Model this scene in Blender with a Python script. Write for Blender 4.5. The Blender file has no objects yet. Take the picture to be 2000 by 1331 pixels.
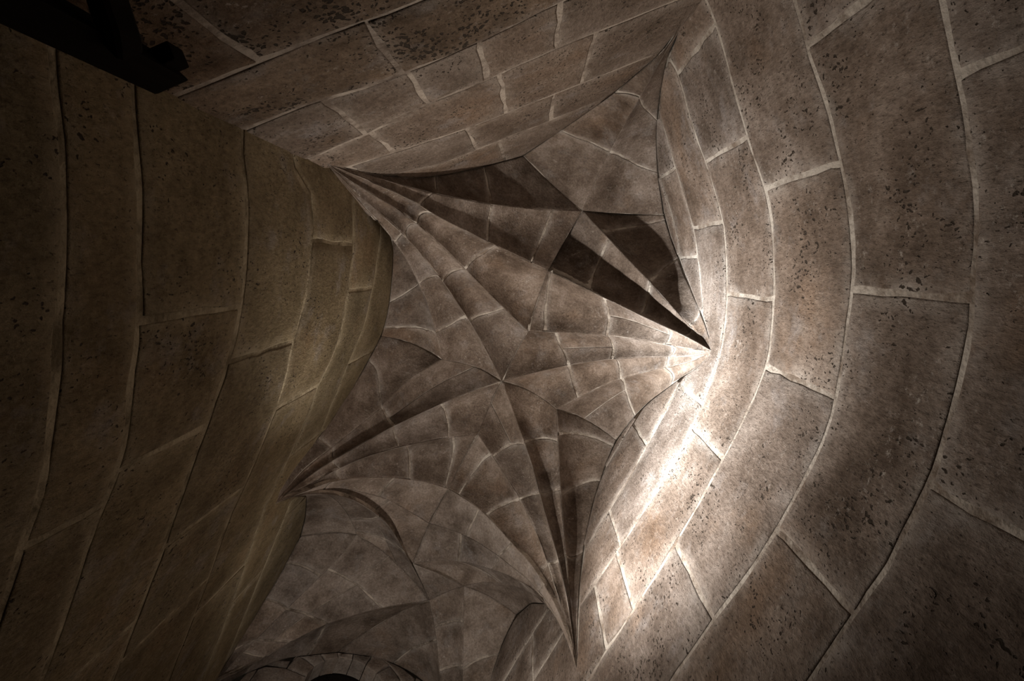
import bpy, math, random
import numpy as np
_log = []
def print(*a): _log.append(a)          # keep the traced heights quiet
from mathutils import Vector, Matrix, noise

random.seed(7)
SC = bpy.context.scene
COL = SC.collection

# ------------------------------------------------------------------ camera
F = 1100.0                      # focal length for a 2000 px wide frame
EYE = 1.5                       # eye height above the floor
zc = np.array([40.0, 145.5, -F]); zc /= np.linalg.norm(zc)
xc = np.array([1.0, 0, 0]); xc -= xc @ zc * zc; xc /= np.linalg.norm(xc)
yc = np.cross(zc, xc)
CM = np.array([xc, yc, zc])     # camera axes -> world axes
cam_d = bpy.data.cameras.new('camera'); cam = bpy.data.objects.new('camera', cam_d); COL.objects.link(cam)
cam_d.sensor_width = 36.0; cam_d.lens = F / 2000 * 36; cam_d.clip_start = 0.02
m4 = Matrix([list(CM[i]) + [0.0] for i in range(3)] + [[0, 0, 0, 1]])
m4.translation = (0, 0, EYE)
cam.matrix_world = m4
SC.camera = cam

# ------------------------------------------------------------------ light
w = bpy.data.worlds.new('world'); SC.world = w; w.use_nodes = True
w.node_tree.nodes['Background'].inputs[0].default_value = (1.0, 0.86, 0.70, 1)
w.node_tree.nodes['Background'].inputs[1].default_value = 0.014
SC.view_settings.view_transform = 'Standard'; SC.view_settings.look = 'None'
SC.view_settings.exposure = 0.0; SC.view_settings.gamma = 1.0
SC.view_settings.use_curve_mapping = False

def aim(o, src, dst):
    o.location = src
    o.rotation_euler = (Vector(dst) - Vector(src)).to_track_quat('-Z', 'Y').to_euler()
def spot(name, src, dst, power, color, cone, blend, size):
    d = bpy.data.lights.new(name, 'SPOT'); o = bpy.data.objects.new(name, d); COL.objects.link(o)
    d.energy = power; d.color = color; d.spot_size = math.radians(cone); d.spot_blend = blend; d.shadow_soft_size = size
    aim(o, src, dst); return o
# the floodlight standing in the second bay, aimed up at the east springer
hot = (0.90, 0.67, 4.64)
L_ = (-0.92, 1.50, 3.70)
LC = (1.0, 0.975, 0.95); LW_ = (1.0, 0.91, 0.82)
spot('floodlight_core', L_, hot, 950, (0.90, 0.96, 1.0), 36, 1.0, 0.035)
spot('floodlight_beam', L_, (0.96, 0.76, 4.45), 430, LC, 74, 1.0, 0.035)
spot('floodlight_spill', L_, (0.42, 0.25, 4.45), 158, LW_, 132, 1.0, 0.035)
spot('bay_fill', (-1.05, 1.95, 3.4), (-0.25, 2.15, 4.8), 80, LW_, 150, 1.0, 0.08)  # added fill light that brightens the second bay; no lamp stands there

# ------------------------------------------------------------------ pixel -> space helpers
def ray(x, y):
    d = CM @ np.array([x - 1000.0, -(y - 665.5), -F])
    return d[:2] / d[2]
def pix(P):
    v = CM.T @ (np.array(P) - np.array([0, 0, EYE]))
    return np.array([1000 + F * v[0] / -v[2], 665.5 - F * v[1] / -v[2]])
def at(x, y, h):
    r = ray(x, y); return np.array([r[0] * h, r[1] * h, EYE + h])

# ------------------------------------------------------------------ materials
def nd(t, kind, **kw):
    n = t.nodes.new(kind)
    for k, v in kw.items(): setattr(n, k, v)
    return n
def stone_mat(name, dark, mid, light, pale, pit=1.0, stretch=(1, 1, 1), smear=0.55, rough=0.9, bump=1.0):
    m = bpy.data.materials.new(name); m.use_nodes = True; t = m.node_tree
    b = t.nodes['Principled BSDF']; b.inputs['Roughness'].default_value = rough
    b.inputs['Specular IOR Level'].default_value = 0.2
    tc = nd(t, 'ShaderNodeTexCoord'); oi = nd(t, 'ShaderNodeObjectInfo')
    mul = nd(t, 'ShaderNodeMath', operation='MULTIPLY'); mul.inputs[1].default_value = 37.0
    t.links.new(oi.outputs['Random'], mul.inputs[0])
    add = nd(t, 'ShaderNodeVectorMath', operation='ADD')
    t.links.new(tc.outputs['Object'], add.inputs[0]); t.links.new(mul.outputs[0], add.inputs[1])
    def tex(scale, detail=6, rgh=0.6, st=None):
        n = nd(t, 'ShaderNodeTexNoise'); n.inputs['Scale'].default_value = scale
        n.inputs['Detail'].default_value = detail; n.inputs['Roughness'].default_value = rgh
        if st:
            mp = nd(t, 'ShaderNodeMapping'); mp.inputs['Scale'].default_value = st
            t.links.new(add.outputs[0], mp.inputs[0]); t.links.new(mp.outputs[0], n.inputs[0])
        else: t.links.new(add.outputs[0], n.inputs[0])
        return n
    def ramp(src, stops):
        r = nd(t, 'ShaderNodeValToRGB'); e = r.color_ramp.elements
        while len(e) < len(stops): e.new(0.5)
        for i, (p, c) in enumerate(stops):
            e[i].position = p; e[i].color = (*c, 1) if len(c) == 3 else c
        t.links.new(src, r.inputs[0]); return r
    def mix(fac, a, b_, mode='MIX'):
        n = nd(t, 'ShaderNodeMix', data_type='RGBA', blend_type=mode)
        for s, v in ((0, fac), (6, a), (7, b_)):
            if isinstance(v, (int, float)): n.inputs[s].default_value = v
            elif isinstance(v, tuple): n.inputs[s].default_value = (*v, 1)
            else: t.links.new(v, n.inputs[s])
        return n.outputs[2]
    big = tex(3.6, 8, 0.68)
    c = ramp(big.outputs['Fac'], [(0.34, dark), (0.52, mid), (0.68, light)]).outputs[0]
    # per stone tone
    tone = ramp(oi.outputs['Random'], [(0.0, (0.80, 0.79, 0.79)), (0.35, (1.02, 0.97, 0.92)), (0.7, (0.92, 0.93, 0.95)), (1.0, (1.12, 1.10, 1.08))])
    c = mix(1.0, c, tone.outputs[0], 'MULTIPLY')
    # rusty and grey stains
    st = tex(2.1, 4, 0.6)
    c = mix(ramp(st.outputs['Fac'], [(0.58, (0, 0, 0)), (0.76, (0.34, 0.34, 0.34))]).outputs[0], c, (0.30, 0.18, 0.10))
    st2 = tex(5.0, 6, 0.7)
    c = mix(ramp(st2.outputs['Fac'], [(0.55, (0, 0, 0)), (0.75, (0.55, 0.55, 0.55))]).outputs[0], c, (0.33, 0.31, 0.30))
    fine = tex(70, 5, 0.75, stretch)
    c = mix(0.8, c, ramp(fine.outputs['Fac'], [(0.32, (0.52, 0.49, 0.47)), (0.68, (1.32, 1.32, 1.32))]).outputs[0], 'MULTIPLY')
    fl = tex(38, 8, 0.85); fa = tex(3.7, 4, 0.6)
    fr = ramp(fl.outputs['Fac'], [(0.555, (0, 0, 0)), (0.63, (1, 1, 1))]); fg = ramp(fa.outputs['Fac'], [(0.45, (0, 0, 0)), (0.66, (0.8, 0.8, 0.8))])
    c = mix(mix(1.0, fr.outputs[0], fg.outputs[0], 'MULTIPLY'), c, pale)
    # mortar smeared over the edges of the stone
    ed = nd(t, 'ShaderNodeAttribute', attribute_name='edge')
    sm = tex(9, 6, 0.7)
    ma = nd(t, 'ShaderNodeMath', operation='MULTIPLY_ADD'); ma.inputs[1].default_value = 1.7; ma.inputs[2].default_value = -0.62
    t.links.new(sm.outputs['Fac'], ma.inputs[0])
    mm = nd(t, 'ShaderNodeMath', operation='MULTIPLY', use_clamp=True)
    t.links.new(ed.outputs['Fac'], mm.inputs[0]); t.links.new(ma.outputs[0], mm.inputs[1])
    mk = nd(t, 'ShaderNodeMath', operation='MULTIPLY', use_clamp=True); mk.inputs[1].default_value = smear * 2.2
    t.links.new(mm.outputs[0], mk.inputs[0])
    c = mix(mk.outputs[0], c, pale)
    # fine specks
    sp = tex(125, 3, 0.6, stretch); sr = ramp(sp.outputs['Fac'], [(0.60, (0, 0, 0)), (0.69, (0.75 * min(pit, 1),) * 3)])
    c = mix(sr.outputs[0], c, (0.055, 0.04, 0.03))
    # small dark pits
    pt = nd(t, 'ShaderNodeTexVoronoi'); pt.inputs['Scale'].default_value = 62
    mp = nd(t, 'ShaderNodeMapping'); mp.inputs['Scale'].default_value = stretch
    t.links.new(add.outputs[0], mp.inputs[0])
    wv = tex(20, 3, 0.6)
    va = nd(t, 'ShaderNodeVectorMath', operation='MULTIPLY_ADD'); va.inputs[1].default_value = (0.05, 0.05, 0.05)
    t.links.new(wv.outputs['Color'], va.inputs[0]); t.links.new(mp.outputs[0], va.inputs[2]); t.links.new(va.outputs[0], pt.inputs['Vector'])
    dens = tex(4.5, 3, 0.6)
    thr = ramp(dens.outputs['Fac'], [(0.38, (0.03, 0.03, 0.03)), (0.66, (0.34 * pit, 0.34 * pit, 0.34 * pit))])
    lt = nd(t, 'ShaderNodeMath', operation='SUBTRACT'); t.links.new(thr.outputs[0], lt.inputs[0]); t.links.new(pt.outputs['Distance'], lt.inputs[1])
    ps = nd(t, 'ShaderNodeMath', operation='MULTIPLY', use_clamp=True); ps.inputs[1].default_value = 12
    t.links.new(lt.outputs[0], ps.inputs[0])
    c = mix(ps.outputs[0], c, (0.05, 0.038, 0.028))
    t.links.new(c, b.inputs['Base Color'])
    # relief
    b1 = nd(t, 'ShaderNodeBump'); b1.inputs['Strength'].default_value = bump; b1.inputs['Distance'].default_value = 0.008
    t.links.new(fine.outputs['Fac'], b1.inputs['Height'])
    b2 = nd(t, 'ShaderNodeBump'); b2.inputs['Strength'].default_value = 0.9 * pit; b2.inputs['Distance'].default_value = 0.008; b2.invert = True
    t.links.new(ps.outputs[0], b2.inputs['Height']); t.links.new(b1.outputs[0], b2.inputs['Normal'])
    b3 = nd(t, 'ShaderNodeBump'); b3.inputs['Strength'].default_value = bump * 0.8; b3.inputs['Distance'].default_value = 0.014
    t.links.new(st2.outputs['Fac'], b3.inputs['Height']); t.links.new(b2.outputs[0], b3.inputs['Normal'])
    t.links.new(b3.outputs[0], b.inputs['Normal'])
    return m
def mortar_mat(c0=(0.20, 0.155, 0.12), c1=(0.50, 0.45, 0.39)):
    m = bpy.data.materials.new('lime_mortar_and_shade'); m.use_nodes = True; t = m.node_tree
    b = t.nodes['Principled BSDF']; b.inputs['Roughness'].default_value = 0.95; b.inputs['Specular IOR Level'].default_value = 0.15
    tc = nd(t, 'ShaderNodeTexCoord'); n = nd(t, 'ShaderNodeTexNoise'); n.inputs['Scale'].default_value = 5.5; n.inputs['Detail'].default_value = 9
    n.inputs['Roughness'].default_value = 0.7
    t.links.new(tc.outputs['Object'], n.inputs[0])
    r = nd(t, 'ShaderNodeValToRGB'); e = r.color_ramp.elements
    e[0].position = 0.38; e[0].color = (*c0, 1); e[1].position = 0.57; e[1].color = (*c1, 1)
    t.links.new(n.outputs['Fac'], r.inputs[0]); t.links.new(r.outputs[0], b.inputs['Base Color'])
    bp = nd(t, 'ShaderNodeBump'); bp.inputs['Distance'].default_value = 0.012; bp.inputs['Strength'].default_value = 0.8
    n2 = nd(t, 'ShaderNodeTexNoise'); n2.inputs['Scale'].default_value = 60; n2.inputs['Detail'].default_value = 5
    t.links.new(tc.outputs['Object'], n2.inputs[0]); t.links.new(n2.outputs['Fac'], bp.inputs['Height']); t.links.new(bp.outputs[0], b.inputs['Normal'])
    return m
def wood_mat():
    m = bpy.data.materials.new('blackened_timber'); m.use_nodes = True; t = m.node_tree
    b = t.nodes['Principled BSDF']; b.inputs['Roughness'].default_value = 0.9; b.inputs['Specular IOR Level'].default_value = 0.1
    tc = nd(t, 'ShaderNodeTexCoord'); mp = nd(t, 'ShaderNodeMapping'); mp.inputs['Scale'].default_value = (30, 30, 2)
    n = nd(t, 'ShaderNodeTexNoise'); n.inputs['Scale'].default_value = 2; n.inputs['Detail'].default_value = 6
    t.links.new(tc.outputs['Object'], mp.inputs[0]); t.links.new(mp.outputs[0], n.inputs[0])
    r = nd(t, 'ShaderNodeValToRGB'); e = r.color_ramp.elements
    e[0].color = (0.003, 0.0025, 0.002, 1); e[1].color = (0.014, 0.010, 0.007, 1)
    t.links.new(n.outputs['Fac'], r.inputs[0]); t.links.new(r.outputs[0], b.inputs['Base Color'])
    bp = nd(t, 'ShaderNodeBump'); bp.inputs['Distance'].default_value = 0.004
    t.links.new(n.outputs['Fac'], bp.inputs['Height']); t.links.new(bp.outputs[0], b.inputs['Normal'])
    return m
PALE = (0.50, 0.45, 0.40)
M_WALL = stone_mat('limestone_wall', (0.115, 0.085, 0.064), (0.215, 0.170, 0.138), (0.33, 0.278, 0.238), PALE, 1.0, (1, 1, 0.45))
M_LEFT = stone_mat('limestone_wall_ochre', (0.14, 0.11, 0.062), (0.21, 0.168, 0.10), (0.28, 0.23, 0.145), (0.36, 0.305, 0.21), 0.9, (1, 1, 0.5), 0.7)
M_TOP = stone_mat('limestone_wall_brown', (0.13, 0.096, 0.07), (0.20, 0.155, 0.122), (0.275, 0.225, 0.182), (0.40, 0.345, 0.29), 1.0, (1, 1, 0.6))
M_ROUGH = stone_mat('limestone_wall_weathered', (0.10, 0.07, 0.045), (0.20, 0.145, 0.10), (0.33, 0.25, 0.18), PALE, 1.5, (1, 1, 0.7), 0.3, 0.95, 1.0)
M_WEB = stone_mat('limestone_vault', (0.088, 0.064, 0.047), (0.205, 0.162, 0.130), (0.36, 0.305, 0.262), PALE, 0.6, (1, 1, 1), 0.62)
M_WEB2 = stone_mat('limestone_vault_far', (0.10, 0.076, 0.058), (0.235, 0.192, 0.160), (0.36, 0.31, 0.27), PALE, 0.4, (1, 1, 1), 0.4)
M_MORTAR = mortar_mat()
M_MORTAR_L = mortar_mat((0.15, 0.12, 0.075), (0.40, 0.34, 0.235))
M_MORTAR_T = mortar_mat((0.15, 0.115, 0.09), (0.42, 0.36, 0.30))
M_MORTAR2 = mortar_mat((0.10, 0.078, 0.06), (0.42, 0.36, 0.30))
M_OPENING_SHADE = mortar_mat((0.01, 0.008, 0.006), (0.02, 0.016, 0.012))  # near-black colour painted as the shade inside the far opening, not mortar
M_WOOD = wood_mat()

# ------------------------------------------------------------------ mesh helpers
def link_mesh(name, verts, faces, mat, parent=None, smooth=None, edge=None, recentre=True):
    V = np.array(verts, float)
    c = V.mean(0) if recentre else np.zeros(3)
    me = bpy.data.meshes.new(name)
    me.from_pydata([tuple(v) for v in (V - c)], [], faces)
    if smooth is not None: me.polygons.foreach_set('use_smooth', smooth)
    if edge is not None:
        a = me.attributes.new('edge', 'FLOAT', 'POINT'); a.data.foreach_set('value', edge)
    me.materials.append(mat); me.update()
    o = bpy.data.objects.new(name, me); COL.objects.link(o)
    if parent is not None:
        o.parent = parent
        pl = np.array(parent.get('_c', (0, 0, 0)))
        o.location = c - pl
    else:
        o.location = c
    o['_c'] = [float(v) for v in c]
    return o
CAMP = np.array([0, 0, EYE])
def nrm(v):
    n = np.linalg.norm(v); return v / n if n > 1e-9 else v
def stone(S, parent, mat, ja=0.006, jb=0.006, depth=0.05, rough=0.003, proud=0.002, name='stone', res=0.10, edgew=0.035, away=None, bsmear=1.0, tight_end=False):
    """one dressed stone: front face follows the surface S(a,b), a,b in 0..1, sides run back into the wall"""
    La = np.mean([np.linalg.norm(S(1, b) - S(0, b)) for b in (0.15, 0.5, 0.85)])
    Lb = np.mean([np.linalg.norm(S(a, 1) - S(a, 0)) for a in (0.15, 0.5, 0.85)])
    La = max(La, 0.012); Lb = max(Lb, 0.012)
    def params(L, j):
        i = min(j / L, 0.2); e = min((j + 0.006) / L, 0.28); f = min((j + edgew) / L, 0.36)
        n = max(2, int(L / res)); n = min(n, 16)
        return [i, e, f] + [f + (1 - 2 * f) * k / n for k in range(1, n)] + [1 - f, 1 - e, 1 - i]
    A = params(La, ja); B = params(Lb, jb)
    if tight_end: A[-1] = 1 - min(.001 / La, .1)
    na, nb = len(A), len(B)
    off = Vector((random.uniform(-50, 50), random.uniform(-50, 50), 0))
    pr = random.uniform(-proud, proud); ta = random.uniform(-proud, proud); tb = random.uniform(-proud, proud)
    V = []; E = []
    bk = []
    for i, a in enumerate(A):
        for j, b in enumerate(B):
            ka = min(i, na - 1 - i); kb = min(j, nb - 1 - j); k = min(ka, kb)
            aa, bb = a, b
            if k < 2:                                   # ragged edges
                q = Vector((a * La * 9, b * Lb * 9, 0)) + off
                aa += (noise.noise(q) * 0.009 + noise.noise(q * 3.1) * 0.005) / La * (1 if ja > 0.003 else 0.15); bb += (noise.noise(q + Vector((9, 3, 1))) * 0.009 + noise.noise(q * 3.1 + Vector((9, 3, 1))) * 0.005) / Lb * (1 if jb > 0.003 else 0.15)
            aa = min(max(aa, 0), 1); bb = min(max(bb, 0), 1)
            P = S(aa, bb); d = 1e-3
            a0, a1 = max(aa - d, 0), min(aa + d, 1); b0, b1 = max(bb - d, 0), min(bb + d, 1)
            n = np.cross(S(a1, bb) - S(a0, bb), S(aa, b1) - S(aa, b0))
            if np.linalg.norm(n) < 1e-9:
                am = min(max(aa, 0.05), 0.95); bm = min(max(bb, 0.05), 0.95)
                n = np.cross(S(am + d, bm) - S(am - d, bm), S(am, bm + d) - S(am, bm - d))
            n = nrm(n)
            if n @ (P - (CAMP if away is None else away)) < 0: n = -n
            z = pr + ta * (a - .5) + tb * (b - .5) + rough * noise.noise(Vector(P) * 7 + off)
            z += {0: 0.0025, 1: 0.0004}.get(k, -0.0008)
            V.append(P + n * z); et = {0: 1.0, 1: 0.95, 2: 0.15}; E.append(max(et.get(ka, 0.0) * (0.1 if tight_end and i > na / 2 else 1), et.get(kb, 0.0) * bsmear))
            if k == 0: bk.append((i, j, P + (n if away is None else nrm(P - away)) * depth))
    idx = lambda i, j: i * nb + j
    Fc = []; Sm = []
    for i in range(na - 1):
        for j in range(nb - 1):
            Fc.append((idx(i, j), idx(i, j + 1), idx(i + 1, j + 1), idx(i + 1, j))); Sm.append(True)
    loop = [(i, 0) for i in range(na)] + [(na - 1, j) for j in range(1, nb)] + [(i, nb - 1) for i in range(na - 2, -1, -1)] + [(0, j) for j in range(nb - 2, 0, -1)]
    bd = {(i, j): p for i, j, p in bk}
    base = len(V)
    for l in loop: V.append(bd[l]); E.append(1.0)
    nl = len(loop)
    for k in range(nl):
        k2 = (k + 1) % nl
        Fc.append((idx(*loop[k]), idx(*loop[k2]), base + k2, base + k)); Sm.append(False)
    o = link_mesh(name, V, Fc, mat, parent, Sm, E)
    return o
def sheet(name, S, na, nb, mat, parent=None, back=0.006, thick=0.06, away=None):
    """mortar bed behind the stones, a solid shell following S"""
    V = []
    for lay in (back, back + thick):
        for i in range(na + 1):
            for j in range(nb + 1):
                a, b = i / na, j / nb; d = 2e-3
                am = min(max(a, 0.02), 0.98); bm = min(max(b, 0.02), 0.98)
                n = nrm(np.cross(S(am + d, bm) - S(am - d, bm), S(am, bm + d) - S(am, bm - d)))
                P = S(a, b)
                if n @ (P - CAMP) < 0: n = -n
                if away is not None: n = nrm(P - away)
                V.append(P + n * lay)
    N = (na + 1) * (nb + 1); f = []
    ix = lambda l, i, j: l * N + i * (nb + 1) + j
    for i in range(na):
        for j in range(nb):
            f.append((ix(0, i, j), ix(0, i, j + 1), ix(0, i + 1, j + 1), ix(0, i + 1, j)))
            f.append((ix(1, i, j), ix(1, i + 1, j), ix(1, i + 1, j + 1), ix(1, i, j + 1)))
    for i in range(na):
        f.append((ix(0, i, 0), ix(0, i + 1, 0), ix(1, i + 1, 0), ix(1, i, 0))); f.append((ix(0, i + 1, nb), ix(0, i, nb), ix(1, i, nb), ix(1, i + 1, nb)))
    for j in range(nb):
        f.append((ix(0, 0, j + 1), ix(0, 0, j), ix(1, 0, j), ix(1, 0, j + 1))); f.append((ix(0, na, j), ix(0, na, j + 1), ix(1, na, j + 1), ix(1, na, j)))
    return link_mesh(name, V, f, mat, parent, [True] * (2 * na * nb) + [False] * (len(f) - 2 * na * nb))
def tag(o, label, cat, kind=None, group=None):
    o['label'] = label; o['category'] = cat
    if kind: o['kind'] = kind
    if group: o['group'] = group

# ------------------------------------------------------------------ walls
class Wall:
    def __init__(s, pts):
        s.p = np.array(pts, float)
        s.s = np.concatenate([[0], np.cumsum(np.hypot(*np.diff(s.p, axis=0).T))])
    def xy(s, t): return np.array([np.interp(t, s.s, s.p[:, 0]), np.interp(t, s.s, s.p[:, 1])])
    def hit(s, x, y):
        """where the sight line through (x, y) meets the wall: (distance along it, height over the eye)"""
        r = ray(x, y); best = None
        for k in range(len(s.p) - 1):
            a, b = s.p[k], s.p[k + 1]; d = b - a
            den = r[0] * d[1] - r[1] * d[0]
            if abs(den) < 1e-9: continue
            h = (a[0] * d[1] - a[1] * d[0]) / den
            u = (a[0] * r[1] - a[1] * r[0]) / den
            sl = np.hypot(*d); lo = -1e-6 if k > 0 else -0.25 / sl; hi = 1 + 1e-6 if k < len(s.p) - 2 else 1 + 0.4 / sl
            if h > 0 and lo <= u <= hi and (best is None or h < best[1]):
                best = (s.s[k] + u * (s.s[k + 1] - s.s[k]), h)
        return best
def smooth_plan(pts, n=60):
    P = np.array(pts, float); t = np.concatenate([[0], np.cumsum(np.hypot(*np.diff(P, axis=0).T))])
    T = np.linspace(0, t[-1], n)
    Q = np.array([[np.interp(u, t, P[:, 0]), np.interp(u, t, P[:, 1])] for u in T])
    for _ in range(3): Q[1:-1] = (Q[:-2] + 2 * Q[1:-1] + Q[2:]) / 4
    return Q
def pol(d): return [(r * math.cos(math.radians(a)), r * math.sin(math.radians(a))) for a, r in d]
RW = Wall(smooth_plan([(.60, -1.065), (.64, -1.01)] + pol([(-51, 1.16), (-44, 1.085), (-35, 1.03), (-29, 1.005), (-20, .993), (-9, .993), (0, 1.0), (10, 1.02), (21, 1.065), (30, 1.105),
     (38, 1.15), (48, 1.215), (55, 1.285), (63, 1.39), (70, 1.53), (79, 1.80), (82, 1.915)]) + [(-.98, 4.16)], 90))
LW = Wall(smooth_plan([(-.915, -.50), (-.925, -.43), (-.935, -.36)] + pol([(196, .966), (188, .947), (180, .95), (174, .966), (166, 1.028), (160, 1.10), (155, 1.18), (150, 1.325), (148, 1.38), (145, 1.51),
     (143, 1.59), (140, 1.77), (136, 2.08)]) + [(-2.5, 3.7)], 80))
TW = Wall([(-1.0, -.402), (.71, -1.036)])
def poly_s(wall, px):
    r = [wall.hit(*p) for p in px]; r = sorted([q for q in r if q]); return np.array(r)
# wall arches traced on the walls
EA = [(1362, 0), (1344, 28), (1324, 64), (1304, 108), (1294, 152), (1286, 200), (1282, 248), (1282, 296), (1284, 340), (1290, 380), (1296, 420), (1308, 460), (1324, 502), (1336, 535), (1354, 578), (1373, 625), (1391, 684)]
AB = [(1391, 688), (1378, 705), (1355, 722), (1332, 737), (1300, 760), (1267, 785), (1240, 812), (1218, 840), (1203, 860), (1188, 895), (1180, 915), (1159, 980), (1141, 1060), (1132, 1137), (1127, 1219), (1126, 1308)]
BC = [(1125, 1305), (1114, 1253), (1088, 1189), (1063, 1142), (1037, 1102), (1003, 1066), (970, 1028), (940, 998), (910, 976), (876, 955), (833, 942), (791, 936), (740, 933), (680, 936), (638, 945), (591, 962), (536, 985)]
CD = [(536, 985), (553, 948), (585, 903), (630, 847), (683, 770), (721, 703), (745, 657), (754, 630), (761, 595), (765, 555), (768, 515), (770, 490), (765, 467), (752, 442), (735, 420), (712, 395), (680, 355), (640, 321)]
DE = [(640, 321), (680, 330), (740, 343), (810, 349), (880, 341), (950, 325), (1022, 305), (1080, 266), (1125, 235), (1195, 186), (1250, 140), (1290, 106), (1318, 66), (1340, 30), (1362, 0)]
BF = [(1126, 1308), (1112, 1250), (1095, 1212), (1071, 1180), (1037, 1178), (1008, 1202), (982, 1253), (957, 1329), (946, 1400)]
CG = [(536, 985), (565, 973), (600, 968), (597, 1010), (587, 1049), (544, 1129), (485, 1227), (425, 1325), (395, 1380)]
def on_wall(wall, px): return [np.array([*wall.xy(s), EYE + h]) for s, h in filter(None, (wall.hit(*p) for p in px))]
r_top = np.vstack([poly_s(RW, EA), poly_s(RW, AB[1:]), poly_s(RW, BF[1:])]); r_top = r_top[np.argsort(r_top[:, 0])]
l_top = np.vstack([poly_s(LW, CD), poly_s(LW, CG[1:])]); l_top = l_top[np.argsort(l_top[:, 0])]
t_top = poly_s(TW, DE)

def build_wall(wall, name, label, top, courses, joints, mat, mats=None, bed=None, s0=0.0, s1=None):
    """courses: list of traced px lines (low to high); joints[i]: px points on upright joints between line i and i+1"""
    s1 = s1 or wall.s[-1]
    lines = []
    for c in courses:
        if isinstance(c, (int, float)): lines.append(lambda s, c=c: c + 0.012 * math.sin(3 * s + c * 5)); continue
        q = poly_s(wall, c)
        co = np.polyfit(q[:, 0], q[:, 1], 1) if len(q) > 1 else (0, q[0, 1])
        lo, hi = q[0, 0], q[-1, 0]
        def f(s, q=q): return float(np.interp(s, q[:, 0], q[:, 1]))
        lines.append(f)
        print(name, 'course', np.round(q[:, 1], 2))
    tf = lambda s: float(np.interp(s, top[:, 0], top[:, 1]))
    # the mortar core of the wall
    def Sw(a, b):
        s = s0 + (s1 - s0) * a; h = -EYE + (tf(s) - 0.004 + EYE) * b
        x, y = wall.xy(s); return np.array([x, y, EYE + h])
    root = sheet(name, Sw, 220, 24, bed or M_MORTAR, None, 0.0035, 0.16)
    tag(root, label, 'wall', 'structure')
    H = [lambda s: -EYE] + lines + [lambda s: 9.0]
    for i in range(len(H) - 1):
        js = sorted({round(wall.hit(*p)[0] if isinstance(p, tuple) else p, 3) for p in joints.get(i, [])})
        js = [s0] + [j for j in js if s0 + .05 < j < s1 - .05] + [s1]
        # fill over-long runs that the photograph does not show
        full = [js[0]]
        for j in js[1:]:
            gap = j - full[-1]; n = int(gap // 1.25)
            for k in range(n): full.append(full[-1] + gap / (n + 1) + random.uniform(-.05, .05))
            full.append(j)
        for k in range(len(full) - 1):
            a0, a1 = full[k], full[k + 1]
            lo, hi = H[i], H[i + 1]
            ss = np.linspace(a0, a1, 61)
            ok = [min(hi(s), tf(s)) - lo(s) > 0.03 for s in ss]
            runs = []; st = None
            for q, o in enumerate(ok):
                if o and st is None: st = q
                if (not o or q == 60) and st is not None:
                    runs.append((ss[st], ss[q if o else q - 1])); st = None
            for u0, u1 in runs:
                if u1 - u0 < 0.03: continue
                def S(a, b, u0=u0, u1=u1, lo=lo, hi=hi):
                    s = u0 + (u1 - u0) * a; t = min(hi(s), tf(s)); l = min(lo(s), t - 0.004)
                    x, y = wall.xy(s); return np.array([x, y, EYE + l + (t - l) * b])
                mm = (mats or {}).get(i, mat)
                stone(S, root, mm, 0.010, 0.010, 0.06, 0.002 if mm is not M_ROUGH else 0.006, 0.0012, edgew=0.05)
    return root

R4 = [(1838, 0), (1860, 108), (1880, 216), (1900, 340), (1904, 400), (1900, 532), (1890, 680), (1855, 800), (1820, 930), (1770, 1030), (1735, 1100), (1660, 1210), (1600, 1300)]
R3 = [(1560, 30), (1575, 100), (1612, 200), (1640, 320), (1660, 420), (1665, 520), (1655, 620), (1640, 720), (1613, 850), (1568, 935), (1514, 1039), (1460, 1120), (1392, 1210), (1325, 1309)]
R2 = [(1380, 0), (1404, 72), (1424, 148), (1448, 232), (1464, 288), (1488, 356), (1502, 400), (1508, 480), (1508, 600), (1500, 700), (1450, 820), (1397, 922), (1316, 1066), (1257, 1160), (1185, 1268), (1150, 1327)]
R1 = [(1320, 140), (1340, 208), (1360, 272), (1380, 328), (1400, 392), (1412, 440), (1418, 520), (1418, 600), (1405, 690), (1370, 790), (1316, 904), (1248, 1012), (1203, 1080), (1150, 1156)]
R0 = [(1308, 288), (1316, 320), (1336, 384), (1348, 424), (1362, 500), (1368, 560), (1372, 620), (1364, 690), (1325, 750), (1267, 862), (1226, 940), (1180, 1010), (1150, 1060)]
RX = [(1290, 352), (1308, 408), (1320, 460), (1326, 492)]
wall_right = build_wall(RW, 'wall_right', 'rounded limestone wall on the right, brightly lit next to the vault springer', r_top,
    [-1.1, -0.65, -0.17, 0.33, 0.83, R4, R3, R2, R1, R0, RX],
    {5: [(1900, 995), (1960, 108)], 6: [(1780, 577), (1628, 48), (1595, 1120)], 7: [(1565, 343), (1560, 745), (1356, 1138)],
     8: [(1464, 580), (1412, 296), (1356, 100), (1219, 1130), (1191, 1300)], 9: [(1380, 440), (1225, 1110)], 10: [(1345, 504), (1304, 338), (1250, 850)], 11: []}, M_WALL)
L0 = [(105, 130), (122, 250), (128, 400), (118, 640), (95, 900)]
L1 = [(262, 180), (270, 300), (275, 450), (275, 600), (262, 720), (240, 900), (180, 1050), (130, 1200)]
L2 = [(475, 270), (483, 400), (478, 560), (455, 680), (420, 790), (380, 900), (335, 1030), (300, 1130)]
L3 = [(568, 300), (580, 355), (606, 370), (612, 430), (600, 570), (570, 680), (540, 800), (500, 900), (450, 1010), (405, 1140)]
L4 = [(690, 440), (690, 500), (680, 570), (665, 660), (620, 760), (590, 840), (515, 1000), (471, 1127), (439, 1220)]
L5 = [(742, 472), (735, 520), (725, 575), (715, 625), (680, 710)]
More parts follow.
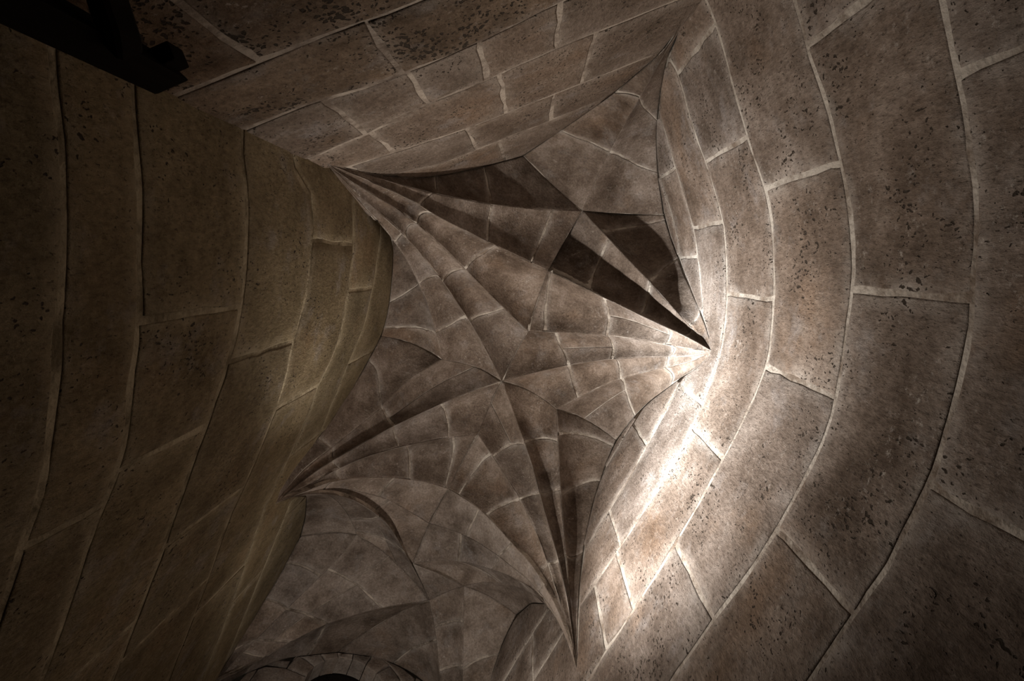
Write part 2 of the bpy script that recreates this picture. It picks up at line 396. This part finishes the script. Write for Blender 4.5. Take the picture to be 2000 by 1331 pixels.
wall_left = build_wall(LW, 'wall_left', 'olive brown curved limestone wall on the left, laid in courses', l_top,
    [-1.1, -0.65, -0.17, 0.30, L0, L1, L2, L3, L4, L5],
    {5: [(90, 1050)], 6: [(375, 613), (322, 875), (230, 1247)], 7: [(515, 686), (414, 1000), (340, 1195)], 8: [(650, 474), (567, 785), (440, 1143)], 9: [(703, 566)]}, M_LEFT, bed=M_MORTAR_L)
T0 = [(560, 100), (600, 84), (705, 46), (796, 14), (824, 0)]
Ta = [(503, 245), (600, 206), (740, 165), (880, 108), (1020, 42), (1107, 0)]
Tb = [(612, 308), (722, 261), (838, 203), (950, 158), (1090, 95), (1195, 52), (1300, 10)]
Tc = [(700, 322), (915, 252), (1020, 210), (1139, 163), (1286, 105)]
Td = [(760, 345), (858, 322), (897, 308), (995, 267), (1055, 245), (1200, 186)]
wall_back = build_wall(TW, 'wall_back', 'straight brown limestone wall at the top, rough and pitted along its lower courses', t_top,
    [-1.1, -0.65, -0.17, 0.33, 0.85, T0, Ta, Tb, Tc, Td],
    {5: [(420, 60)], 6: [(760, 110)], 7: [(680, 235), (820, 177), (945, 125), (1090, 60)], 8: [(760, 290), (985, 200), (1150, 115)], 9: [(935, 302), (1075, 240)]}, M_TOP, {5: M_ROUGH, 6: M_ROUGH}, bed=M_MORTAR_T)

# ------------------------------------------------------------------ the folded vault
def rib(px, h0, h1, p=1.75):
    """traced arris from a springer at height h0 to a node at height h1, rising like a quarter arch"""
    S = at(*px[0], h0); N = at(*px[-1], h1); D = np.linalg.norm((N - S)[:2]); out = [S]
    prof = lambda t: (1 - (1 - min(max(t, 0), 1)) ** p) ** (1 / p)
    arc = [0.0]
    for a_, b_ in zip(px, px[1:]): arc.append(arc[-1] + math.hypot(a_[0] - b_[0], a_[1] - b_[1]))
    hp = h0
    for qi, q in enumerate(px[1:-1]):
        best = None; ex = h0 + (h1 - h0) * prof(arc[qi + 1] / arc[-1] * 0.8)
        for h in np.linspace(hp + 0.004, h1 + 0.03, 240):
            P = at(*q, h); t = 1 - np.linalg.norm((P - N)[:2]) / D
            e = abs(h0 + (h1 - h0) * prof(t) - h) + 0.25 * abs(h - ex)
            if best is None or e < best[0]: best = (e, h)
        out.append(at(*q, best[1])); hp = min(best[1], h1)
    out.append(N)
    return out
class Curve:
    def __init__(s, pts, n=40):
        P = np.array(pts, float); t = np.concatenate([[0], np.cumsum(np.linalg.norm(np.diff(P, axis=0), axis=1))])
        T = np.linspace(0, t[-1], n + 1); Q = np.array([[np.interp(u, t, P[:, k]) for k in range(3)] for u in T])
        for _ in range(4): Q[1:-1] = (Q[:-2] + 2 * Q[1:-1] + Q[2:]) / 4
        s.q = Q; s.n = n; s.px = np.array([pix(v) for v in Q])
    def __call__(s, u):
        x = min(max(u, 0), 1) * s.n; i = min(int(x), s.n - 1); f = x - i
        return s.q[i] * (1 - f) + s.q[i + 1] * f
    def u_at(s, p):
        best = (1e9, 0)
        for k in range(s.n):
            a, b = s.px[k], s.px[k + 1]; d = b - a
            f = min(max(((np.array(p) - a) @ d) / max(d @ d, 1e-9), 0), 1)
            e = np.linalg.norm(a + d * f - p)
            if e < best[0]: best = (e, (k + f) / s.n)
        return best[1]
def split(curve_px, at_px):
    d = [math.hypot(p[0] - at_px[0], p[1] - at_px[1]) for p in curve_px]; k = d.index(min(d)); return curve_px[:k + 1], curve_px[k:]

hA = RW.hit(1391, 686)[1]; hB = RW.hit(1126, 1308)[1]; hC = LW.hit(536, 985)[1]; hD = TW.hit(640, 321)[1]; hE = TW.hit(1362, 0)[1]
print('hot', RW.hit(1340, 810), RW.xy(RW.hit(1340, 810)[0]))
print('springers', hA, hB, hC, hD, hE)
pA, pB, pC, pD, pE = (1391, 687), (1126, 1308), (536, 985), (640, 321), (1362, 0)
def show(n, c): print(n, [(int(p[0]), int(p[1]), round(v[2] - EYE, 2)) for p, v in ((pix(v), v) for v in c)])
cEA = on_wall(RW, EA); cAB = on_wall(RW, AB); cCD = on_wall(LW, CD); cDE = on_wall(TW, DE); cBF = on_wall(RW, BF); cCG = on_wall(LW, CG)
for n_, c_ in (('EA', cEA), ('AB', cAB), ('CD', cCD), ('DE', cDE), ('BF', cBF), ('CG', cCG)): show(n_, c_)
# transverse arch B-C stands in the upright plane through both springers
def plane_arch(px, P0, P1):
    a = P0[:2]; d = P1[:2] - a; out = []
    for q in px:
        r = ray(*q); h = (a[0] * d[1] - a[1] * d[0]) / (r[0] * d[1] - r[1] * d[0]); out.append(at(*q, h))
    return out
B3, C3 = cAB[-1], cCD[0]
cBC = [B3] + plane_arch(BC[1:-1], B3, C3) + [C3]
show('BC', cBC)

# heights of the crown nodes over the eye
tAB, tBC, tCD, tDA = (1087, 800), (933, 850), (863, 703), (1032, 647)      # tips of the star
cen, tri = (980, 745), (1137, 412)                                        # crossings
hcen, htip, htri = 4.16, 4.06, 4.02
kAB, kBC, kCD, kDE, kEA, kDA = (1203, 860), (876, 955), (745, 657), (1022, 305), (1293, 400), (1070, 529)
R = {}
def mk(key, px, h0, h1, p=1.75): R[key] = Curve(rib(px, h0, h1, p))
# from A
mk('A-cen', [pA, (1345, 698), (1299, 697), (1245, 699), (1189, 702), (1112, 713), (1045, 728), cen], hA, hcen)
mk('A-tAB', [pA, (1350, 706), (1312, 716), (1270, 725), (1225, 737), (1180, 752), (1132, 775), tAB], hA, htip)
mk('A-tDA', [pA, (1340, 682), (1285, 671), (1230, 661), (1180, 656), (1134, 652), (1080, 649), tDA], hA, htip)
mk('A-kDA', [pA, (1340, 658), (1300, 640), (1257, 620), (1169, 576), (1120, 552), kDA], hA, 3.86)
mk('A-tri', [pA, (1365, 655), (1340, 628), (1312, 599), (1270, 551), (1230, 509), (1185, 462), tri], hA, htri)
# from B
mk('B-cen', [pB, (1119, 1240), (1108, 1170), (1096, 1112), (1068, 1015), (1040, 910), (1005, 812), cen], hB, hcen)
mk('B-tAB', [pB, (1121, 1240), (1115, 1180), (1110, 1141), (1103, 1050), (1097, 980), (1092, 910), tAB], hB, htip)
mk('B-tBC', [pB, (1114, 1240), (1098, 1190), (1080, 1135), (1054, 1055), (1015, 973), (970, 903), tBC], hB, htip)
# from C
mk('C-cen', [pC, (575, 953), (610, 925), (650, 900), (710, 865), (770, 832), (860, 790), (920, 766), cen], hC, hcen)
mk('C-tBC', [pC, (575, 960), (620, 938), (683, 906), (730, 888), (777, 875), (865, 856), tBC], hC, htip)
mk('C-tCD', [pC, (565, 950), (592, 917), (652, 871), (700, 833), (746, 795), (795, 745), (835, 720), tCD], hC, htip)
# from D
mk('D-cen', [pD, (665, 347), (690, 372), (715, 396), (780, 452), (825, 500), (865, 550), (925, 640), (955, 695), cen], hD, hcen)
mk('D-tCD', [pD, (668, 358), (700, 393), (735, 430), (765, 465), (790, 500), (808, 535), (828, 575), (845, 625), tCD], hD, htip)
mk('D-tDA', [pD, (668, 344), (705, 368), (740, 388), (775, 408), (830, 450), (905, 522), (950, 568), (988, 606), tDA], hD, htip)
mk('D-kDA', [pD, (690, 341), (733, 359), (770, 375), (810, 394), (852, 422), (900, 446), (982, 487), kDA], hD, 3.86)
mk('D-tri', [pD, (675, 330), (705, 338), (760, 355), (845, 378), (950, 398), (1037, 408), tri], hD, htri)
# from E
mk('E-tri', [pE, (1330, 55), (1292, 112), (1268, 160), (1240, 205), (1190, 298), (1160, 360), tri], hE, htri)
def half(name, c, px, kpx):
    a, b = split(px, kpx); k = len(a) - 1
    return Curve(c[:k + 1]), Curve(c[k:][::-1])
cEA[0] = at(*pE, hE); cDE[0] = at(*pD, hD); cDE[-1] = at(*pE, hE); cCD[-1] = at(*pD, hD)
R['E-kEA'], R['A-kEA'] = half('EA', cEA, EA, (1296, 420))
R['A-kAB'], R['B-kAB'] = half('AB', cAB, AB, kAB)
R['B-kBC'], R['C-kBC'] = half('BC', cBC, BC, kBC)
R['C-kCD'], R['D-kCD'] = half('CD', cCD, CD, kCD)
R['D-kDE'], R['E-kDE'] = half('DE', cDE, DE, kDE)

def web(parent, name, c1, c2, joints, mat=None, bulge=0.34, taper=True, vsplit=(), away=np.array([-0.2, 0.5, EYE]), smat=None):
    """concave stone web hung between two arrises; joints = [(px on c1, px on c2), ...] from the springer up"""
    def S(u, v):
        P, Q = c1(u), c2(u); X = P * (1 - v) + Q * v; ch = Q - P; L = np.linalg.norm(ch)
        if L < 1e-6: return X
        u0, u1 = max(u - .02, 0), min(u + .02, 1)
        t = (c1(u1) - c1(u0)) * (1 - v) + (c2(u1) - c2(u0)) * v
        n = nrm(np.cross(t, ch))
        if n @ (X - away) < 0: n = -n
        k = min(max((u - .45) / .5, 0), 1); k = k * k * (3 - 2 * k)
        n = nrm(n * (1 - k) + np.array([0, 0, 1.0]) * k)
        return X + n * bulge * L * 4 * v * (1 - v)
    root = sheet(name, S, 36, 8, smat or M_MORTAR, parent, 0.0065, 0.04, away)
    J = [(0.0, 0.0)]
    for a, b in joints:
        ua = a if isinstance(a, float) else c1.u_at(a); ub = b if isinstance(b, float) else c2.u_at(b)
        J.append((max(ua, J[-1][0] + .01), max(ub, J[-1][1] + .01)))
    J = [(min(a, .985), min(b, .985)) for a, b in J]; J.append((1.0, 1.0))
    for k in range(len(J) - 1):
        vs = [0.0] + [v for kk, v in vsplit if kk == k] + [1.0]
        for q in range(len(vs) - 1):
            def T(a, b, k=k, v0=vs[q], v1=vs[q + 1]):
                v = v0 + (v1 - v0) * b
                ua = J[k][0] * (1 - v) + J[k][1] * v; ub = J[k + 1][0] * (1 - v) + J[k + 1][1] * v
                return S(ua + (ub - ua) * a, v)
            stone(T, root, mat or M_WEB, 0.008, 0.0015 if len(vs) == 2 else 0.003, 0.035, 0.002, 0.001, res=0.05, edgew=0.03, away=away, bsmear=0.1, tight_end=(k == len(J) - 2))
    return root
def near(cA, cB, fr): return [(float(a), float(b)) for a, b in fr]

vault = sheet('ceiling', lambda a, b: np.array([-1.6 + 3.0 * a, -1.3 + 3.3 * b, EYE + 4.55]), 2, 2, M_MORTAR, None, 0.0, 0.1)
tag(vault, 'folded groin vault of sharp stone webs fanning from the springers over the lobby', 'vault', 'structure')
V = vault
# ---- fan at A
web(V, 'vault_web', R['A-kDA'], R['A-tDA'], [((1300, 641), (1300, 674)), ((1178, 580), (1185, 657)), ((1075, 532), (1065, 648))], vsplit=[(1, .55)])
web(V, 'vault_web', R['A-tDA'], R['A-cen'], [((1312, 676), (1310, 697)), ((1188, 657), (1193, 702)), ((1085, 650), (1112, 713))], vsplit=[(2, .5)])
web(V, 'vault_web', R['A-cen'], R['A-tAB'], [((1305, 697), (1300, 718)), ((1196, 702), (1212, 741)), ((1110, 713), (1128, 775))])
web(V, 'vault_web', R['A-tAB'], R['A-kAB'], [((1300, 718), (1310, 752)), ((1216, 741), (1240, 812))], vsplit=[(2, .5)])
web(V, 'vault_web', R['A-kDA'], R['A-tri'], [((1325, 651), (1352, 642)), ((1245, 613), (1270, 551)), ((1150, 565), (1190, 467))], bulge=.42)
web(V, 'vault_web', R['A-tri'], R['A-kEA'], [((1345, 634), (1366, 610)), ((1270, 551), (1325, 505)), ((1175, 452), (1299, 430))], bulge=.2)
# ---- fan at B
web(V, 'vault_web', R['B-kAB'], R['B-tAB'], [((1131, 1080), (1105, 1085)), ((1172, 940), (1097, 968)), ((1197, 872), (1089, 850))])
web(V, 'vault_web', R['B-tAB'], R['B-cen'], [((1105, 1082), (1085, 1088)), ((1097, 955), (1052, 963)), ((1090, 862), (1025, 865))])
web(V, 'vault_web', R['B-cen'], R['B-tBC'], [((1083, 1085), (1060, 1105)), ((1052, 963), (1015, 975)), ((1023, 868), (966, 890))], vsplit=[(3, .5)])
web(V, 'vault_web', R['B-tBC'], R['B-kBC'], [((1062, 1100), (1050, 1108)), ((1017, 975), (955, 1000)), ((960, 885), (900, 960))])
# ---- fan at C
web(V, 'vault_web', R['C-kBC'], R['C-tBC'], [((663, 936), (663, 915)), ((800, 938), (795, 870)), ((875, 955), (885, 853))])
web(V, 'vault_web', R['C-tBC'], R['C-cen'], [((662, 915), (652, 898)), ((780, 875), (770, 832)), ((876, 855), (862, 788))])
web(V, 'vault_web', R['C-cen'], R['C-tCD'], [((652, 898), (648, 873)), ((770, 832), (745, 796))], vsplit=[(2, .5)])
web(V, 'vault_web', R['C-tCD'], R['C-kCD'], [((645, 875), (632, 845)), ((745, 795), (720, 703))])
# ---- fan at D
web(V, 'vault_web', R['D-kCD'], R['D-tCD'], [((767, 470), (772, 470)), ((762, 590), (815, 552)), ((752, 640), (850, 650))])
web(V, 'vault_web', R['D-tCD'], R['D-cen'], [((775, 472), (795, 465)), ((818, 553), (865, 550)), ((850, 650), (912, 618))])
web(V, 'vault_web', R['D-cen'], R['D-tDA'], [((795, 465), (815, 437)), ((865, 550), (908, 526)), ((918, 625), (985, 602))])
web(V, 'vault_web', R['D-tDA'], R['D-kDA'], [((815, 437), (845, 419)), ((908, 526), (968, 480))])
web(V, 'vault_web', R['D-kDA'], R['D-tri'], [((820, 400), (845, 378)), ((952, 471), (962, 399)), (.93, (1080, 411))], bulge=.16)
web(V, 'vault_web', R['D-tri'], R['D-kDE'], [((850, 379), (850, 344)), ((960, 399), (945, 326))], bulge=.10)
# ---- fan at E
web(V, 'vault_web', R['E-kDE'], R['E-tri'], [((1202, 182), (1250, 190)), ((1095, 256), (1192, 296))], bulge=.10)
web(V, 'vault_web', R['E-tri'], R['E-kEA'], [((1250, 190), (1283, 235)), ((1192, 296), (1285, 338))], bulge=.10)

# ------------------------------------------------------------------ second bay beyond the arch B-C
FP, GP = np.array([-.62, 3.50]), np.array([-2.13, 2.87]); hF = hG = 2.7
F3, G3 = np.array([*FP, EYE + hF]), np.array([*GP, EYE + hG])
pF, pG = tuple(pix(F3)), tuple(pix(G3))
N2, MM, T2, T3, T4, K3, K4, K5 = (838, 1174), (806, 1102), (838, 1023), (906, 1146), (697, 1045), (1008, 1202), (587, 1048), (660, 1275)
V2 = sheet('ceiling', lambda a, b: np.array([-3.0 + 3.2 * a, 1.2 + 3.0 * b, EYE + 4.9]), 2, 2, M_MORTAR, None, 0.0, 0.1)
tag(V2, 'dim folded vault of the next bay, beyond the arch at the bottom of the view', 'vault', 'structure')
mk('C2-N', [pC, (568, 972), (600, 966), (640, 966), (672, 970), (714, 989), (761, 1027), (804, 1104), (826, 1145), N2], hC, 4.15)
mk('C2-M', [pC, (568, 972), (600, 966), (640, 966), (672, 970), (714, 989), (761, 1027), MM], hC, 4.10)
mk('C2-T2', [pC, (568, 971), (600, 964), (640, 957), (672, 955), (723, 966), (761, 977), T2], hC, 4.04)
mk('B2-T2', [pB, (1100, 1232), (1071, 1180), (1037, 1138), (974, 1087), (931, 1058), (889, 1038), T2], hB, 4.04)
mk('B2-M', [pB, (1100, 1235), (1073, 1187), (1040, 1150), (986, 1121), (910, 1098), (859, 1095), MM], hB, 4.10)
mk('B2-T3', [pB, (1096, 1230), (1071, 1185), (1037, 1158), (995, 1143), (948, 1136), T3], hB, 4.02)
mk('C2-T4', [pC, (570, 972), (600, 967), (630, 966), (651, 972), (679, 1004), T4], hC, 4.04)
mk('F2-T3', [pF, (902, 1500), (902, 1400), (903, 1325), (905, 1230), T3], hF, 4.02)
mk('F2-N', [pF, (868, 1500), (862, 1400), (859, 1325), (851, 1240), N2], hF, 4.15)
mk('G2-T4', [pG, (330, 1410), (420, 1331), (480, 1270), (560, 1190), (624, 1128), (672, 1080), T4], hG, 4.04)
mk('G2-N', [pG, (330, 1400), (400, 1345), (485, 1304), (570, 1253), (638, 1219), (697, 1200), (761, 1185), N2], hG, 4.15)
cBF2 = cBF + [F3]; cCG2 = cCG + [G3]
k3 = BF.index(K3); R['B2-K3'] = Curve(cBF2[:k3 + 1]); R['F2-K3'] = Curve(cBF2[k3:][::-1])
k4 = len(cCG) - 1 - (len(CG) - 1 - 4); R['C2-K4'] = Curve(cCG2[:k4 + 1]); R['G2-K4'] = Curve(cCG2[k4:][::-1])
FG = [(400, 1360), (480, 1316), (560, 1286), K5, (740, 1285), (800, 1310), (850, 1350)]
cFG = [G3] + plane_arch(FG, F3, G3) + [F3]
show('FG', cFG); show('CG2', cCG2); show('BF2', cBF2)
R['G2-K5'] = Curve(cFG[:5]); R['F2-K5'] = Curve(cFG[4:][::-1])
R['M-N'] = Curve([at(*MM, 4.10), at(826, 1145, 4.13), at(*N2, 4.15)]); R['M-T3'] = Curve([at(*MM, 4.10), at(855, 1120, 4.07), at(*T3, 4.02)])
for k_ in ('B2-T2','B2-M','B2-T3','B2-K3','C2-T2','C2-M','C2-N','C2-T4','B-kBC'): show(k_, R[k_].q[::4])
AW2 = np.array([-1.0, 2.2, EYE])
def web2(a, b, joints, bulge=.10, vs=()): return web(V2, 'vault_web', R[a], R[b], joints, M_WEB2, bulge, away=AW2, smat=M_MORTAR2, vsplit=vs)
web2('C-kBC', 'C2-T2', [(.35, .35), ((770, 934), (740, 972))])
web2('B-kBC', 'B2-T2', [((1063, 1142), (1055, 1155)), ((1000, 1063), (974, 1087)), ((935, 995), (910, 1048))], 0.0)
web2('C2-T2', 'C2-M', [(.4, .38), ((760, 977), (730, 1000))])
web2('B2-T2', 'B2-M', [(.35, .35), ((975, 1087), (960, 1113)), ((900, 1042), (895, 1097))])
web2('B2-M', 'B2-T3', [(.4, .4), (.6, .6), (.8, .8)])
web2('M-N', 'M-T3', [], .03)
web2('B2-T3', 'B2-K3', [(.45, .45)])
web2('F2-K3', 'F2-T3', [(.3, .3), ((975, 1280), (903, 1310))])
web2('F2-N', 'F2-T3', [(.3, .3), ((858, 1310), (903, 1300)), ((852, 1225), (905, 1215))])
web2('C2-N', 'C2-T4', [(.38, .45), ((740, 1010), (685, 1016)), ((790, 1080), .97)], .10, [(2, .5), (3, .5)])
web2('C2-T4', 'C2-K4', [(.5, .5)])
web2('G2-K4', 'G2-T4', [(.25, .25), (.5, .5), ((520, 1170), (560, 1190)), ((560, 1100), (625, 1127))])
web2('G2-T4', 'G2-N', [(.25, .25), (.45, .45), ((500, 1250), (570, 1253)), ((560, 1190), (640, 1218)), ((640, 1112), (745, 1190))], .10, [(3, .5), (4, .5), (5, .4)])
web2('G2-N', 'G2-K5', [(.3, .3), (.55, .55), ((640, 1218), (600, 1280))])
web2('F2-K5', 'F2-N', [(.3, .3), (.6, .6), ((770, 1295), (853, 1250))])

# far wall of the second bay; near-black backing paints shade in its round-headed opening
fgl = np.linalg.norm(FP - GP)
def fs(P): return float((np.array(P[:2]) - GP) @ (FP - GP) / fgl)
fw_top = np.array(sorted([(fs(P), P[2]) for P in cFG]))
def fpt(s, z, back=0.0):
    d = (FP - GP) / fgl; n = np.array([-d[1], d[0]]);  n = n if n[1] > 0 else -n
    q = GP + d * s + n * back; return np.array([q[0], q[1], z])
hole = plane_arch([(600, 1331), (640, 1308), (690, 1297), (735, 1308), (765, 1331)], F3, G3)
hs0, hs1 = fs(hole[0]), fs(hole[-1]); hc = (hs0 + hs1) / 2; hr = (hs1 - hs0) / 2 + .02; hz = max(P[2] for P in hole) - hr
print('hole', hs0, hs1, hz - EYE, hr)
def under(s):     # underside of the masonry over the opening
    return hz + math.sqrt(max(hr * hr - (s - hc) ** 2, 0)) if abs(s - hc) < hr else None
far = sheet('wall_far', lambda a, b: fpt(-.05 + a * (fgl + .1), (float(np.interp(-.05 + a * (fgl + .1), fw_top[:, 0], fw_top[:, 1]))) * b, 0.16), 30, 6, M_OPENING_SHADE, None, 0.0, 0.12, np.array([0, 0, EYE + 1]))
tag(far, 'end wall of the next bay around a small arched opening, its shade painted near-black', 'wall', 'structure')
tz = lambda s: float(np.interp(s, fw_top[:, 0], fw_top[:, 1]))
def fstone(s0, s1, z0, z1):
    stone(lambda a, b: fpt(s0 + (s1 - s0) * a, z0(s0 + (s1 - s0) * a) * (1 - b) + z1(s0 + (s1 - s0) * a) * b), far, M_WEB2, .006, .006, .14, .003, .003, res=.12)
nv = 9                                            # voussoirs round the head
def vous(t0, t1):
    def S(a, b):
        t = t0 + (t1 - t0) * a; r = hr + (0.16) * b
        return fpt(hc - r * math.cos(t), min(hz + r * math.sin(t), tz(hc - r * math.cos(t)) - .003), 0.0)
    stone(S, far, M_WEB2, .004, .003, .15, .002, .003, name='voussoir', res=.06)
for k in range(nv): vous(math.pi * k / nv, math.pi * (k + 1) / nv)
ro = hr + 0.16
outer = lambda s: hz + math.sqrt(max(ro * ro - (s - hc) ** 2, 0))
for k in range(12):
    z0, z1 = hz - .42 * (k + 1), hz - .42 * k
    if z0 < 0: break
    for a, b in ((0.0, hc - hr), (hc + hr, fgl)):
        m = (a + b) / 2 + (.12 if k % 2 else -.1)
        for u, v in ((a, m), (m, b)):
            if v - u > .05: fstone(u, v, lambda s, z0=z0: z0, lambda s, z1=z1: min(z1, tz(s)))
for a, b in ((0.0, hc - ro), (hc - ro, hc), (hc, hc + ro), (hc + ro, fgl)):
    fstone(a, b, lambda s: outer(s) if abs(s - hc) < ro else hz, lambda s: max(tz(s), (outer(s) if abs(s - hc) < ro else hz) + .004))

# ------------------------------------------------------------------ floor
fl = sheet('floor', lambda a, b: np.array([-3.2 + 5.0 * a, -1.6 + 6.0 * b, 0.0]), 2, 2, M_MORTAR, None, 0.0, 0.1)
tag(fl, 'plain stone floor under the vault', 'floor', 'structure')

# ------------------------------------------------------------------ timber post in the corner of the left and back walls
def prism(name, poly, z0, z1, mat, parent, bev=0.006):
    import bmesh
    bm = bmesh.new(); vs = [bm.verts.new((p[0], p[1], z0)) for p in poly]; f = bm.faces.new(vs)
    r = bmesh.ops.extrude_face_region(bm, geom=[f]); bmesh.ops.translate(bm, verts=[v for v in r['geom'] if isinstance(v, bmesh.types.BMVert)], vec=(0, 0, z1 - z0))
    bmesh.ops.bevel(bm, geom=bm.edges[:], offset=bev, segments=2, affect='EDGES', profile=.6)
    bmesh.ops.recalc_face_normals(bm, faces=bm.faces)
    me = bpy.data.meshes.new(name); bm.to_mesh(me); bm.free(); me.materials.append(mat)
    o = bpy.data.objects.new(name, me); COL.objects.link(o)
    if parent: o.parent = parent; o.location = -Vector(parent.location)
    return o
HT = 1.15
e1 = ray(305, 187) * HT; e2 = ray(372, 158) * HT                    # the two front corners of the post head
dv = (e2 - e1) / np.linalg.norm(e2 - e1); nv2 = np.array([dv[1], -dv[0]])
if nv2 @ e1 < 0: nv2 = -nv2
post = bpy.data.objects.new('timber_post', None); COL.objects.link(post); post.location = (*((e1 + e2) / 2), 0)
tag(post, 'blackened timber post with a curved brace in the top left corner of the walls', 'post')
prism('post', [e1, e2, e2 + nv2 * .07 - dv * .035, e1 + nv2 * .07 + dv * .008], 0.0, EYE + HT, M_WOOD, post)
b3 = e2 + nv2 * .008 - dv * .022
prism('peg', [b3, b3 + dv * .044, b3 + dv * .044 + nv2 * .035, b3 + nv2 * .035], EYE + HT - .075, EYE + HT - .028, M_WOOD, post, .003)
# curved brace leaning from the post towards the back wall
def brace(px, hs, wd, th):
    import bmesh
    pts = [Vector(at(x, y, h)) for (x, y), h in zip(px, hs)]
    bm = bmesh.new(); rings = []
    for k, p in enumerate(pts):
        t = (pts[min(k + 1, len(pts) - 1)] - pts[max(k - 1, 0)]).normalized()
        side = t.cross(Vector((0, 0, 1))).normalized() if abs(t.z) < .95 else t.cross(Vector((*dv, 0))).normalized()
        up = side.cross(t)
        rings.append([bm.verts.new(p + side * a * wd + up * b * th) for a, b in ((-.5, -.5), (.5, -.5), (.5, .5), (-.5, .5))])
    for r0, r1 in zip(rings, rings[1:]):
        for i in range(4): bm.faces.new((r0[i], r0[(i + 1) % 4], r1[(i + 1) % 4], r1[i]))
    bm.faces.new(rings[0]); bm.faces.new(rings[-1][::-1])
    bmesh.ops.recalc_face_normals(bm, faces=bm.faces)
    bmesh.ops.bevel(bm, geom=[e for e in bm.edges if len(e.link_faces) == 2 and e.calc_face_angle(0) > .8], offset=.006, segments=1, affect='EDGES')
    me = bpy.data.meshes.new('brace'); bm.to_mesh(me); bm.free(); me.materials.append(M_WOOD)
    o = bpy.data.objects.new('brace', me); COL.objects.link(o); o.parent = post; o.location = -post.location
brace([(196, -70), (204, -30), (212, 5), (224, 40), (236, 72), (240, 96)], [.86, .88, .90, .92, .945, .965], .045, .045)
for o_ in bpy.data.objects:
    if '_c' in o_.keys(): del o_['_c']
